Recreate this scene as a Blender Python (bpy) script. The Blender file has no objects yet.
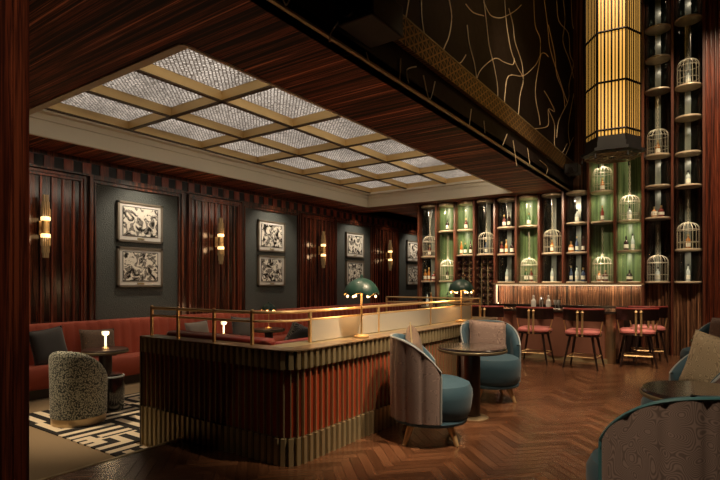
import bpy, math, random
from mathutils import Vector, Matrix
random.seed(7)
PI = math.pi
sc = bpy.context.scene
C = sc.collection
# ------------------------------------------------------------ camera, world, lights
cam = bpy.data.cameras.new('camera'); cam_o = bpy.data.objects.new('camera', cam); C.objects.link(cam_o)
cam_o.location = (0, 0, 1.25); cam_o.rotation_euler = (PI/2, 0, math.radians(34.8))
cam.sensor_width = 36; cam.lens = 507/720*36; cam.shift_y = 42.5/720; cam.clip_start = .02
sc.camera = cam_o
w = bpy.data.worlds.new('world'); sc.world = w; w.use_nodes = True
w.node_tree.nodes['Background'].inputs[0].default_value = (.9, .75, .6, 1)
w.node_tree.nodes['Background'].inputs[1].default_value = .03
sc.view_settings.view_transform = 'Standard'; sc.view_settings.look = 'None'
sc.view_settings.gamma = 1; sc.view_settings.exposure = 0.22; sc.view_settings.use_curve_mapping = False
WARM = (1, .74, .48)
def spot(loc, to, power, deg, blend=.6, col=WARM, r=.04):
    l = bpy.data.lights.new('unseen_spot', 'SPOT'); l.energy = power; l.color = col
    l.spot_size = math.radians(deg); l.spot_blend = blend; l.shadow_soft_size = r
    o = bpy.data.objects.new('unseen_spot', l); C.objects.link(o); o.location = loc
    o.rotation_euler = (Vector(to)-Vector(loc)).to_track_quat('-Z', 'Y').to_euler()
    return o
def point(loc, power, col=WARM, r=.03, parent=None):
    l = bpy.data.lights.new('bulb_light', 'POINT'); l.energy = power; l.color = col; l.shadow_soft_size = r
    o = bpy.data.objects.new('bulb_light', l); C.objects.link(o); o.location = loc
    if parent: o.parent = parent
    return o
def area(loc, rot, sx, sy, power, col=WARM):
    l = bpy.data.lights.new('area_light', 'AREA'); l.shape = 'RECTANGLE'; l.size = sx; l.size_y = sy
    l.energy = power; l.color = col
    o = bpy.data.objects.new('area_light', l); C.objects.link(o); o.location = loc; o.rotation_euler = rot
    return o
# unseen spots added to light the tall part and under the coffers
spot((-.5, 2.7, 5.6), (-1.85, 4.3, .5), 700, 34)            # left table group
spot((.3, 6.6, 6.2), (-1.7, 5.4, .3), 330, 26)
spot((.2, 3.4, 5.4), (-2.4, 3.7, .45), 1300, 30, .8)          # right face of the partition
spot((.5, 5.0, 6.2), (-.8, 5.7, 0), 1100, 34, 1)             # floor centre
spot((-.3, 6.0, 6.2), (-2.0, 8.0, .5), 950, 40, .8)         # stools
spot((.2, 7.2, 6.2), (-.8, 9.0, .4), 760, 34, .8)
spot((-.9, 1.6, 5.4), (-.05, 4.1, .5), 420, 32, .8)         # right group
spot((-1.0, .2, 5.4), (-.15, 2.4, .6), 600, 30, .9)
spot((1.2, 8.6, 5.8), (.15, 6.8, .6), 200, 32, .8)
spot((-1.6, .2, 5.4), (-3.0, 2.6, .5), 30, 34, .9)
spot((-1.0, .55, 5.2), (-2.5, .6, 1.3), 200, 30, .9)         # wood column
spot((.9, 7.2, 6.7), (-.1, 10.4, 3.4), 900, 46, .9)          # tall display columns
spot((-1.0, 6.6, 6.7), (-1.3, 10.4, 2.3), 620, 36, .9)
spot((-.9, 5.0, 5.2), (-2.24, 7.4, 3.6), 160, 46, 1)
spot((.8, 4.0, 6.5), (-2.24, 5.0, 5.0), 120, 60, 1)          # pierced band
for x in (-5.0, -4.1, -3.2, -2.45):
    spot((x, 8.9, 2.96), (x, 10.4, 2.0), 120, 70, .9)         # spots added to brighten the bottle wall
area((-3.24, 6.0, 3.14), (0, PI/2, 0), .12, 7.0, 15, (1, .86, .66))   # unseen light added behind the lip to brighten fascia and beams
area((-4.9, 2.36, 3.14), (PI/2, 0, 0), 3.0, .12, 12, (1, .86, .66))  # second added light, hidden behind the front lip
spot((-5.7, 1.5, 2.96), (-5.05, 2.9, 0), 260, 50, .8)          # tub chair and rug
spot((-5.2, .9, 2.96), (-5.1, 1.3, 0), 60, 60, .8)
for y in (4.5, 7.35, 10.2, 13.2):
    spot((-6.66, y, 2.96), (-7.3, y, 1.75), 46, 100, .9, (1, .84, .64))      # spots added to light the pictures
for y in (3.09, 5.96, 8.84, 11.7):
    spot((-6.66, y, 2.96), (-7.3, y, 1.75), 18, 100, .9)
for y in (2.9, 4.6, 6.3, 8.4, 10.6):
    spot((-6.66, y, 2.96), (-6.85, y, .4), 40, 48, .9)
for y in (3.4, 5.2):
    spot((-2.75, y, 2.96), (-2.5, y, .8), 60, 60, .9)
spot((-3.3, 6.5, 2.96), (-3.3, 7.4, .5), 50, 90, .9)
spot((-3.4, 8.0, 2.96), (-3.0, 9.1, .7), 90, 90, .9)

# ------------------------------------------------------------ materials
def mat(name):
    m = bpy.data.materials.new(name); m.use_nodes = True
    return m, m.node_tree.nodes, m.node_tree.links, m.node_tree.nodes['Principled BSDF']
def plain(name, col, rough=.5, metal=0, emis=None, es=1, coat=0, sheen=0, trans=0, alpha=1, spec=.5):
    m, n, l, b = mat(name)
    b.inputs['Base Color'].default_value = (*col, 1); b.inputs['Roughness'].default_value = rough
    b.inputs['Metallic'].default_value = metal; b.inputs['Coat Weight'].default_value = coat
    b.inputs['Coat Roughness'].default_value = .15
    b.inputs['Sheen Weight'].default_value = sheen; b.inputs['Transmission Weight'].default_value = trans
    b.inputs['Specular IOR Level'].default_value = spec
    if emis: b.inputs['Emission Color'].default_value = (*emis, 1); b.inputs['Emission Strength'].default_value = es
    # slight procedural unevenness
    t = n.new('ShaderNodeTexNoise'); t.inputs['Scale'].default_value = 14
    tc = n.new('ShaderNodeTexCoord'); l.new(tc.outputs['Object'], t.inputs['Vector'])
    r = n.new('ShaderNodeMapRange'); r.inputs['To Min'].default_value = max(0, rough-.06); r.inputs['To Max'].default_value = min(1, rough+.08)
    l.new(t.outputs[0], r.inputs[0]); l.new(r.outputs[0], b.inputs['Roughness'])
    return m
def noise(n, l, scale, vec=None, sc3=None, detail=4, dist=0, coord='Object'):
    tc = n.new('ShaderNodeTexCoord'); mp = n.new('ShaderNodeMapping')
    l.new(tc.outputs[coord], mp.inputs[0])
    if sc3: mp.inputs['Scale'].default_value = sc3
    t = n.new('ShaderNodeTexNoise'); t.inputs['Scale'].default_value = scale; t.inputs['Detail'].default_value = detail
    t.inputs['Distortion'].default_value = dist
    l.new(mp.outputs[0], t.inputs[0]); return t
def ramp(n, l, src, stops, interp='LINEAR'):
    r = n.new('ShaderNodeValToRGB'); r.color_ramp.interpolation = interp
    while len(r.color_ramp.elements) < len(stops): r.color_ramp.elements.new(.5)
    for e, (p, c) in zip(r.color_ramp.elements, stops): e.position = p; e.color = (*c, 1)
    l.new(src, r.inputs[0]); return r
def wood(name, sc3, stops, rough=.28, coat=.3, detail=5):
    m, n, l, b = mat(name)
    t = noise(n, l, 1, sc3=sc3, detail=detail, dist=.0); t.inputs['Roughness'].default_value = .62
    r = ramp(n, l, t.outputs[0], stops); l.new(r.outputs[0], b.inputs['Base Color'])
    b.inputs['Roughness'].default_value = rough; b.inputs['Coat Weight'].default_value = coat
    b.inputs['Coat Roughness'].default_value = .2
    return m
EB = [(.38, (.008, .004, .003)), (.46, (.03, .010, .006)), (.52, (.13, .034, .016)), (.56, (.025, .008, .005)), (.62, (.26, .072, .03)), (.7, (.06, .016, .008))]
EBR = [(.36, (.012, .005, .004)), (.45, (.06, .014, .008)), (.52, (.20, .044, .02)), (.56, (.05, .012, .008)), (.64, (.30, .075, .034))]
EBW = [(.38, (.012, .006, .004)), (.46, (.07, .028, .014)), (.51, (.22, .10, .05)), (.55, (.025, .01, .006)), (.63, (.42, .21, .11))]
M = {}
M['ebony_v'] = wood('macassar_vertical', (22, 22, .5), EB)
M['ebony_vr'] = wood('macassar_red_vertical', (26, 26, .5), EBR)
M['ebony_x'] = wood('macassar_ceiling', (.22, 24, 24), [(.41, (.010, .004, .003)), (.48, (.09, .024, .012)), (.51, (.36, .095, .045)), (.54, (.02, .007, .004)), (.59, (.16, .045, .022)), (.625, (.8, .28, .13))], .6, .0)
M['ebony_x'].node_tree.nodes['Principled BSDF'].inputs['Specular IOR Level'].default_value = .25
M['back_wood'] = wood('walnut_vertical', (34, 34, .5), EBW, .4, .1)
M['frieze_red'] = wood('frieze_red', (20, 20, 2), [(.35, (.10, .02, .012)), (.6, (.30, .06, .03)), (.7, (.4, .1, .04))])
M['mullion'] = wood('mullion_wood', (30, 30, 1), [(.35, (.06, .016, .01)), (.6, (.16, .05, .026))], .35)
M['dark_wood'] = plain('dark_wood', (.02, .01, .008), .35, coat=.3)
M['table_black'] = plain('black_lacquer', (.012, .008, .008), .12, coat=.8)
M['cream'] = plain('cream_paint', (.72, .66, .52), .55)
M['gold'] = plain('gold_leaf', (.66, .46, .20), .45, metal=.4)
M['gold_dark'] = plain('gold_dark', (.08, .05, .025), .45, metal=.5)
M['brass'] = plain('brass', (.85, .60, .30), .36, metal=.75)
M['brass_sat'] = plain('satin_brass', (.62, .48, .30), .38, metal=1)
M['ring'] = plain('champagne_metal', (.74, .62, .45), .35, metal=.35)
M['bronze'] = plain('bronze', (.42, .345, .20), .42, metal=.6)
M['bronze_dk'] = plain('bronze_dark', (.12, .095, .055), .45, metal=.5)
M['part_red'] = wood('partition_red', (18, 18, .6), [(.3, (.14, .018, .008)), (.6, (.36, .055, .02)), (.75, (.42, .08, .03))], .35, .2)
M['velvet_red'] = plain('rust_velvet', (.30, .042, .014), .7, sheen=.15)
M['leather_red'] = plain('red_leather', (.22, .03, .025), .38, coat=.2)
M['leather_pink'] = plain('rose_leather', (.62, .20, .19), .36, coat=.3)
M['leather_brown'] = plain('brown_leather', (.20, .085, .055), .4, coat=.2)
M['teal'] = plain('teal_velvet', (.018, .062, .095), .7, sheen=.12)
M['rim'] = plain('silver_piping', (.30, .33, .34), .45)
M['rim_teal'] = plain('teal_piping', (.05, .16, .19), .5)
M['white_lbl'] = plain('label_paper', (.95, .9, .8), .7)
M['black'] = plain('black_metal', (.006, .006, .006), .5)
M['iron'] = plain('dark_iron', (.015, .012, .01), .4, metal=.6)
M['charcoal'] = plain('charcoal_fabric', (.035, .036, .04), .85, sheen=.3)
M['greyfab'] = plain('grey_fabric', (.16, .14, .125), .85, sheen=.3)
M['chrome'] = plain('polished_steel', (.75, .75, .75), .15, metal=1)
M['pole'] = plain('pale_reflection', (.15, .16, .14), .3, coat=.3)  # grey for the painted reflection in the smoked columns
M['green_shade'] = plain('green_enamel', (.014, .052, .04), .4, coat=.15)
M['marble'] = plain('dark_marble', (.03, .022, .018), .15, coat=.5)
M['carpet'] = plain('beige_carpet', (.29, .215, .125), .95)
M['bulb'] = plain('lit_bulb', (1, .8, .5), .5, emis=(1, .66, .30), es=6)
M['lamp_white'] = plain('lit_lamp', (1, .9, .7), .5, emis=(1, .80, .46), es=1.1)
M['led'] = plain('led_strip', (1, .8, .5), .5, emis=(1, .74, .45), es=1.6)
def glass_mat(name, col=(1, 1, 1), op=.12):
    m, n, l, b = mat(name); out = n['Material Output']
    tr = n.new('ShaderNodeBsdfTransparent'); tr.inputs[0].default_value = (*col, 1)
    gl = n.new('ShaderNodeBsdfGlossy'); gl.inputs['Roughness'].default_value = .08
    fr = n.new('ShaderNodeLayerWeight'); fr.inputs[0].default_value = .35
    mr = n.new('ShaderNodeMapRange'); mr.inputs['To Min'].default_value = op*.3; mr.inputs['To Max'].default_value = .55
    mx = n.new('ShaderNodeMixShader'); l.new(fr.outputs['Facing'], mr.inputs[0]); l.new(mr.outputs[0], mx.inputs[0])
    l.new(tr.outputs[0], mx.inputs[1]); l.new(gl.outputs[0], mx.inputs[2]); l.new(mx.outputs[0], out.inputs[0])
    return m
M['glass'] = glass_mat('clear_glass', (.93, .97, .95))
M['glassware'] = plain('crystal', (.75, .75, .72), .1, metal=.3, coat=.5)
# frosted reeded panel of the partition
M['frost'] = plain('frosted_panel', (.40, .38, .33), .4, coat=.3)
# green fluted back panels
def green_back():
    m, n, l, b = mat('green_reeded')
    t = noise(n, l, 1, sc3=(60, 60, .6), detail=2)
    r = ramp(n, l, t.outputs[0], [(.4, (.06, .11, .045)), (.6, (.19, .27, .12))]); l.new(r.outputs[0], b.inputs['Base Color'])
    b.inputs['Roughness'].default_value = .35
    return m
M['green_back'] = green_back()
M['dark_back'] = plain('smoked_mirror', (.02, .024, .02), .12, metal=.7)
# dark textured wallcovering
def wallcover():
    m, n, l, b = mat('wallcovering')
    t = noise(n, l, 60, detail=6); r = ramp(n, l, t.outputs[0], [(.3, (.05, .058, .056)), (.7, (.10, .112, .105))])
    l.new(r.outputs[0], b.inputs['Base Color']); b.inputs['Roughness'].default_value = .6
    bp = n.new('ShaderNodeBump'); bp.inputs['Strength'].default_value = .5; bp.inputs['Distance'].default_value = .02
    l.new(t.outputs[0], bp.inputs['Height']); l.new(bp.outputs[0], b.inputs['Normal'])
    return m
M['cover'] = wallcover()
# ceiling diffuser: backlit pierced metal lattice
def diffuser():
    m, n, l, b = mat('pierced_diffuser')
    tc = n.new('ShaderNodeTexCoord'); mp = n.new('ShaderNodeMapping'); mp.inputs['Rotation'].default_value = (0, 0, PI/4)
    l.new(tc.outputs['Object'], mp.inputs[0])
    v = n.new('ShaderNodeTexVoronoi'); v.feature = 'DISTANCE_TO_EDGE'; v.inputs['Scale'].default_value = 27; v.inputs['Randomness'].default_value = .25
    l.new(mp.outputs[0], v.inputs['Vector'])
    r = ramp(n, l, v.outputs['Distance'], [(.08, (.04, .025, .015)), (.30, (1, .86, .72))])
    n2 = n.new('ShaderNodeTexNoise'); n2.inputs['Scale'].default_value = 2.0; l.new(tc.outputs['Object'], n2.inputs[0])
    mr = n.new('ShaderNodeMapRange'); mr.inputs['From Min'].default_value = .3; mr.inputs['From Max'].default_value = .7
    mr.inputs['To Min'].default_value = .55; mr.inputs['To Max'].default_value = .95
    l.new(n2.outputs[0], mr.inputs[0])
    l.new(r.outputs[0], b.inputs['Emission Color']); l.new(mr.outputs[0], b.inputs['Emission Strength'])
    b.inputs['Base Color'].default_value = (.05, .04, .03, 1)
    return m
M['diffuser'] = diffuser()
def patterned(name, c1, c2, scale, dist=3, rough=.75, wave=True, rings=False):
    m, n, l, b = mat(name)
    tc = n.new('ShaderNodeTexCoord')
    if wave:
        t = n.new('ShaderNodeTexNoise'); t.inputs['Scale'].default_value = scale*.42; t.inputs['Detail'].default_value = 0
        mu = n.new('ShaderNodeMath'); mu.operation = 'MULTIPLY'; mu.inputs[1].default_value = dist*1.6; l.new(t.outputs[0], mu.inputs[0])
        pp = n.new('ShaderNodeMath'); pp.operation = 'PINGPONG'; pp.inputs[1].default_value = .5; l.new(mu.outputs[0], pp.inputs[0])
        m2 = n.new('ShaderNodeMath'); m2.operation = 'MULTIPLY'; m2.inputs[1].default_value = 2; l.new(pp.outputs[0], m2.inputs[0])
        src = m2.outputs[0]
    else:
        t = n.new('ShaderNodeTexVoronoi'); t.inputs['Scale'].default_value = scale; src = t.outputs['Distance']
    l.new(tc.outputs['Object'], t.inputs['Vector'])
    r = ramp(n, l, src, [(.3, c1), (.65, c2)]); l.new(r.outputs[0], b.inputs['Base Color'])
    b.inputs['Roughness'].default_value = rough; b.inputs['Sheen Weight'].default_value = .1
    return m
M['mauve'] = patterned('mauve_swirl', (.145, .105, .095), (.27, .20, .18), 30, 16)
M['goldfab'] = patterned('gold_brocade', (.24, .19, .12), (.44, .36, .24), 36, 9)
M['pinkfab'] = patterned('mauve_brocade', (.16, .10, .085), (.36, .26, .22), 34, 9)
M['brownfab'] = patterned('bronze_brocade', (.05, .03, .02), (.18, .115, .075), 34, 10)
M['tubfab'] = patterned('speckled_jacquard', (.52, .53, .42), (.045, .055, .05), 75, wave=False)
M['silverfab'] = patterned('silver_brocade', (.04, .04, .04), (.30, .29, .26), 18, 8)
# floor
def plank_mat():
    m, n, l, b = mat('herringbone_oak')
    a = n.new('ShaderNodeAttribute'); a.attribute_name = 'tone'; a.attribute_type = 'GEOMETRY'
    uv = n.new('ShaderNodeAttribute'); uv.attribute_name = 'grain'; uv.attribute_type = 'GEOMETRY'
    mp = n.new('ShaderNodeMapping'); mp.inputs['Scale'].default_value = (3, 40, 1); l.new(uv.outputs['Vector'], mp.inputs[0])
    t = n.new('ShaderNodeTexNoise'); t.inputs['Scale'].default_value = 1; t.inputs['Detail'].default_value = 4; l.new(mp.outputs[0], t.inputs[0])
    add = n.new('ShaderNodeMath'); add.operation = 'MULTIPLY_ADD'; add.inputs[1].default_value = .45
    l.new(t.outputs[0], add.inputs[0]); l.new(a.outputs['Fac'], add.inputs[2])
    r = ramp(n, l, add.outputs[0], [(.15, (.035, .014, .006)), (.5, (.105, .044, .021)), (.95, (.25, .115, .056))])
    l.new(r.outputs[0], b.inputs['Base Color']); b.inputs['Roughness'].default_value = .27
    b.inputs['Coat Weight'].default_value = .25; b.inputs['Coat Roughness'].default_value = .25
    return m
M['planks'] = plank_mat()
def art(seed):
    m, n, l, b = mat('monochrome_print')
    tc = n.new('ShaderNodeTexCoord'); mp = n.new('ShaderNodeMapping'); mp.inputs['Location'].default_value = (seed*3.7, seed*1.9, seed)
    l.new(tc.outputs['Object'], mp.inputs[0])
    t = n.new('ShaderNodeTexNoise'); t.inputs['Scale'].default_value = 9; t.inputs['Detail'].default_value = 4; t.inputs['Distortion'].default_value = 1.4
    l.new(mp.outputs[0], t.inputs[0])
    r = ramp(n, l, t.outputs[0], [(.40, (.02, .018, .015)), (.45, (.35, .32, .28)), (.49, (.05, .045, .04)), (.53, (.80, .75, .65)), (.6, (.85, .8, .7))])
    l.new(r.outputs[0], b.inputs['Base Color']); b.inputs['Roughness'].default_value = .25
    return m
def lattice_mat():
    m, n, l, b = mat('pierced_gold_band')
    tc = n.new('ShaderNodeTexCoord'); prev = None
    for ang in (0, 60, 120):
        a = math.radians(ang)
        dp = n.new('ShaderNodeVectorMath'); dp.operation = 'DOT_PRODUCT'; dp.inputs[1].default_value = (0, math.cos(a), math.sin(a))
        l.new(tc.outputs['Object'], dp.inputs[0])
        mu = n.new('ShaderNodeMath'); mu.operation = 'MULTIPLY'; mu.inputs[1].default_value = 13; l.new(dp.outputs['Value'], mu.inputs[0])
        fr = n.new('ShaderNodeMath'); fr.operation = 'PINGPONG'; fr.inputs[1].default_value = .5; l.new(mu.outputs[0], fr.inputs[0])
        if prev:
            mi = n.new('ShaderNodeMath'); mi.operation = 'MINIMUM'; l.new(prev, mi.inputs[0]); l.new(fr.outputs[0], mi.inputs[1]); prev = mi.outputs[0]
        else: prev = fr.outputs[0]
    r = ramp(n, l, prev, [(.07, (.38, .22, .08)), (.13, (.012, .007, .004))]); l.new(r.outputs[0], b.inputs['Base Color'])
    b.inputs['Roughness'].default_value = .4; b.inputs['Metallic'].default_value = .5
    return m
M['lattice'] = lattice_mat()
M['vein_wall'] = plain('black_lacquered_wall', (.020, .012, .009), .6, spec=.2)
M['vein'] = plain('gold_vein', (.9, .72, .45), .5)
M['lantern_glow'] = plain('amber_panel', (.3, .15, .04), .5, emis=(1, .50, .09), es=.8)

# ------------------------------------------------------------ mesh builder
class MB:
    def __init__(s): s.v = []; s.f = []
    def quad(s, a, b, c, d):
        i = len(s.v); s.v += [a, b, c, d]; s.f.append((i, i+1, i+2, i+3)); return s
    def box(s, x0, x1, y0, y1, z0, z1):
        i = len(s.v)
        s.v += [(x, y, z) for z in (z0, z1) for y in (y0, y1) for x in (x0, x1)]
        for q in ((0, 2, 3, 1), (4, 5, 7, 6), (0, 1, 5, 4), (2, 6, 7, 3), (0, 4, 6, 2), (1, 3, 7, 5)): s.f.append(tuple(i+k for k in q))
        return s
    def lathe(s, prof, n=24, c=(0, 0, 0), a0=0, a1=2*PI, rad=None):
        full = abs(a1-a0-2*PI) < 1e-6; m = n if full else n+1; i = len(s.v)
        for r, z in prof:
            for k in range(m):
                a = a0+(a1-a0)*k/n; rr = r*(rad(a) if rad else 1)
                s.v.append((c[0]+rr*math.cos(a), c[1]+rr*math.sin(a), c[2]+z))
        for j in range(len(prof)-1):
            for k in range(n):
                k2 = (k+1) % m if full else k+1
                s.f.append((i+j*m+k, i+j*m+k2, i+(j+1)*m+k2, i+(j+1)*m+k))
        if full:
            if prof[0][0] > 1e-4: s.f.append(tuple(i+k for k in range(m))[::-1])
            if prof[-1][0] > 1e-4: s.f.append(tuple(i+(len(prof)-1)*m+k for k in range(m)))
        return s
    def tube(s, pts, r, n=6, closed=False, cap=True, up=Vector((0, 0, 1))):
        P = [Vector(p) for p in pts]; L = len(P); i = len(s.v); rs = r if isinstance(r, (list, tuple)) else [r]*L
        for j, p in enumerate(P):
            a = P[(j-1) % L] if (closed or j > 0) else p; b = P[(j+1) % L] if (closed or j < L-1) else p
            t = (b-a).normalized() if (b-a).length > 1e-9 else Vector((0, 0, 1))
            u = t.cross(up)
            if u.length < .05: u = t.cross(Vector((1, 0, .1)))
            u.normalize(); v = u.cross(t)
            for k in range(n):
                q = 2*PI*k/n; s.v.append(tuple(p+rs[j]*(math.cos(q)*u+math.sin(q)*v)))
        for j in range(L if closed else L-1):
            j2 = (j+1) % L
            for k in range(n):
                s.f.append((i+j*n+k, i+j*n+(k+1) % n, i+j2*n+(k+1) % n, i+j2*n+k))
        if cap and not closed:
            s.f.append(tuple(i+k for k in range(n))); s.f.append(tuple(i+(L-1)*n+k for k in range(n))[::-1])
        return s
    def surf(s, fn, nu, nv, cu=False, cv=False):
        i = len(s.v); mu = nu if cu else nu+1; mv = nv if cv else nv+1
        for a in range(mu):
            for b in range(mv): s.v.append(tuple(fn(a/nu, b/nv)))
        for a in range(nu):
            for b in range(nv):
                a2 = (a+1) % mu; b2 = (b+1) % mv
                s.f.append((i+a*mv+b, i+a2*mv+b, i+a2*mv+b2, i+a*mv+b2))
        return s
    def prism(s, poly, z0, z1):
        n = len(poly); i = len(s.v)
        s.v += [(x, y, z0) for x, y in poly]+[(x, y, z1) for x, y in poly]
        s.f.append(tuple(i+k for k in range(n))[::-1]); s.f.append(tuple(i+n+k for k in range(n)))
        for k in range(n): s.f.append((i+k, i+(k+1) % n, i+n+(k+1) % n, i+n+k))
        return s
    def build(s, name, m, parent=None, smooth=True, ang=35, loc=None, bevel=0):
        me = bpy.data.meshes.new(name); me.from_pydata(s.v, [], s.f); me.validate(); me.update()
        me.materials.append(M[m] if isinstance(m, str) else m)
        import bmesh
        bm = bmesh.new(); bm.from_mesh(me); bmesh.ops.remove_doubles(bm, verts=bm.verts, dist=1e-5); bmesh.ops.recalc_face_normals(bm, faces=bm.faces); bm.to_mesh(me); bm.free()
        if smooth:
            me.polygons.foreach_set('use_smooth', [True]*len(me.polygons)); me.set_sharp_from_angle(angle=math.radians(ang))
        o = bpy.data.objects.new(name, me); C.objects.link(o)
        if loc: o.location = loc
        if bevel:
            bv = o.modifiers.new('bevel', 'BEVEL'); bv.width = bevel; bv.segments = 3; bv.limit_method = 'ANGLE'
        if parent: o.parent = parent
        return o
def box(*a): return MB().box(*a)
def tag(o, label=None, cat=None, group=None, kind=None):
    if label: o['label'] = label
    if cat: o['category'] = cat
    if group: o['group'] = group
    if kind: o['kind'] = kind
    return o
def empty(name, loc=(0, 0, 0), rz=0):
    o = bpy.data.objects.new(name, None); C.objects.link(o); o.location = loc; o.rotation_euler = (0, 0, rz); o.empty_display_size = .1
    return o
def struct(o): o['kind'] = 'structure'; return o
def dup(root, loc, rz=None, label=None, parent=None):
    r = root.copy(); C.objects.link(r)
    if parent: r.parent = parent
    else:
        r.location = loc
        if rz is not None: r.rotation_euler = (0, 0, rz)
        if label: r['label'] = label
    for ch in list(root.children): dup(ch, None, parent=r)
    return r
ORD = ['first', 'second', 'third', 'fourth', 'fifth', 'sixth', 'seventh', 'eighth', 'ninth', 'tenth', 'eleventh', 'twelfth']

# ------------------------------------------------------------ setting
WX, CZ, HX, BY, SUNK, TH = -7.3, 3.0, -2.24, 10.55, -.15, -3.47
# herringbone wood floor, one mesh with a tone per plank
def herring():
    L_, W_ = .42, .07; n = round(L_/W_); me = bpy.data.meshes.new('floor'); v = []; f = []; tone = []; gr = []
    ca, sa = math.cos(PI/4), math.sin(PI/4); x0, x1, y0, y1 = TH, 3.5, -2, BY+.1
    def clip(poly, ax, lim, keep):
        out = []
        for i in range(len(poly)):
            a, b = poly[i], poly[(i+1) % len(poly)]
            ia, ib = (a[ax]-lim)*keep >= 0, (b[ax]-lim)*keep >= 0
            if ia: out.append(a)
            if ia != ib:
                t = (lim-a[ax])/(b[ax]-a[ax]); out.append(tuple(a[k]+t*(b[k]-a[k]) for k in range(4)))
        return out
    g = .0012
    for i in range(-150, 230):
        for j in range(-34, 34):
            for kind in (0, 1):
                # lattice of the herringbone in plank-width units
                bx = i+j*2*n if kind == 0 else i+j*2*n+n; by = i if kind == 0 else i+1-n
                if kind == 0: r = (bx, by, bx+n, by+1)
                else: r = (bx, by, bx+1, by+n)
                if kind == 1: r = (bx, by, bx+1, by+n)
                X0, Y0, X1, Y1 = [q*W_ for q in r]
                X0 += g; Y0 += g; X1 -= g; Y1 -= g
                cx, cy = (X0+X1)/2, (Y0+Y1)/2; wx, wy = cx*ca-cy*sa, cx*sa+cy*ca
                if not (x0-.6 < wx < x1+.6 and y0-.6 < wy < y1+.6): continue
                o = random.random()*90; poly = []
                for (x, y) in ((X0, Y0), (X1, Y0), (X1, Y1), (X0, Y1)):
                    u_, v_ = (x, y) if kind == 0 else (y, x)
                    poly.append((x*ca-y*sa, x*sa+y*ca, u_+o, v_+o))
                for ax, lim, k in ((0, x0, 1), (0, x1, -1), (1, y0, 1), (1, y1, -1)):
                    poly = clip(poly, ax, lim, k)
                    if len(poly) < 3: break
                if len(poly) < 3: continue
                s0 = len(v); v += [(p[0], p[1], 0) for p in poly]; f.append(tuple(range(s0, s0+len(poly))))
                t = .1+random.random()*.32; tone.extend([t]*len(poly)); gr.extend([(p[2], p[3], 0) for p in poly])
    me.from_pydata(v, [], f); me.update()
    a = me.attributes.new('tone', 'FLOAT', 'POINT'); a.data.foreach_set('value', tone)
    a = me.attributes.new('grain', 'FLOAT_VECTOR', 'POINT'); a.data.foreach_set('vector', [c for q in gr for c in q])
    me.materials.append(M['planks']); o = bpy.data.objects.new('floor', me); C.objects.link(o); return struct(o)
fl = herring()
struct(box(TH, 3.5, -2, BY+.1, -.2, -.003).build('floor_slab', 'dark_wood', smooth=False))
struct(box(WX, TH, -2, 14.6, SUNK-.1, SUNK).build('floor_carpet', 'carpet', smooth=False))
struct(box(TH-.035, TH, -2, 2.56, SUNK, .004).build('trim_1', 'bronze', smooth=False))
# ceiling with opening
hx0, hx1, hy0, hy1 = -6.55, -3.2, 2.31, 9.73
c = MB().box(WX, hx0, -2, 14.6, CZ, CZ+.08).box(hx1, HX, -2, BY, CZ, CZ+.08).box(hx0, hx1, -2, hy0, CZ, CZ+.08).box(hx0, hx1, hy1, BY, CZ, CZ+.08).box(WX, -4.8, BY, 14.6, CZ, CZ+.08)
struct(c.build('ceiling', 'ebony_x', smooth=False))
struct(box(HX, 3.5, -2, BY, 6.9, 7).build('ceiling_upper', 'black', smooth=False))
# seams in the ceiling veneer
s_ = MB()
for y in (.9, 3.15, 5.4, 7.65): s_.box(hx1, HX-.01, y, y+.006, CZ-.001, CZ+.001)
struct(s_.build('trim_2', 'gold_dark', smooth=False))
# cornice around the opening: fascia, ledge
for nm, a in (('trim_3', (hx0-.03, hx0+.02, hy0, hy1)), ('trim_4', (hx1, hx1+.03, hy0, hy1)), ('trim_5', (hx0, hx1, hy1-.02, hy1+.03)), ('trim_6', (hx0, hx1, hy0-.02, hy0+.055))):
    struct(box(*a, CZ-.012, 3.26).build(nm, 'cream', smooth=False))
c = MB()
c.box(hx0, -6.4, hy0, hy1, 3.25, 3.29).box(hx0, hx1, 9.57, hy1, 3.25, 3.29)
c.box(hx0+.02, hx0+.05, hy0, hy1, 3.18, 3.25).box(hx0, hx1, hy1-.05, hy1-.02, 3.18, 3.25)
struct(c.build('trim_7', 'cream', smooth=False))
gx = [-6.38, -5.45, -4.52, -3.22]; gy = [2.37]+[3.79+1.16*k for k in range(5)]+[9.6]
c = MB(); d_ = MB()
for x in gx:
    c.box(x-.022, x+.022, gy[0], gy[-1], 3.285, 3.40); d_.box(x-.027, x+.027, gy[0], gy[-1], 3.272, 3.286)
for y in gy:
    c.box(gx[0], gx[-1], y-.022, y+.022, 3.285, 3.40); d_.box(gx[0], gx[-1], y-.027, y+.027, 3.272, 3.286)
struct(c.build('trim_8', 'gold', smooth=False)); struct(d_.build('trim_9', 'gold_dark', smooth=False))
for j in range(6):
    for i in range(3):
        o = box(gx[i]+.03, gx[i+1]-.03, gy[j]+.03, gy[j+1]-.03, 3.385, 3.40).build('ceiling_light', 'diffuser', smooth=False)
        tag(o, 'backlit pierced ceiling panel, %s from the bar end, %s column from the picture wall' % (ORD[5-j], ORD[i]), 'ceiling light', 'backlit pierced panels in the coffered ceiling')
# walls
struct(box(WX-.1, WX, -2, 14.6, SUNK, CZ).build('wall_left', 'ebony_v', smooth=False))
struct(box(WX, -4.5, 14.5, 14.6, SUNK, CZ).build('wall_back', 'ebony_v', smooth=False))
struct(box(-5.5, 3.5, BY, BY+.12, -.1, 7).build('wall_bar', 'back_wood', smooth=False))
struct(box(3.5, 3.6, -2, BY, 0, 7).build('wall_right', 'ebony_vr', smooth=False))
struct(box(WX, 3.5, -2.1, -2, SUNK, 7).build('wall_rear', 'ebony_v', smooth=False))
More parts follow.
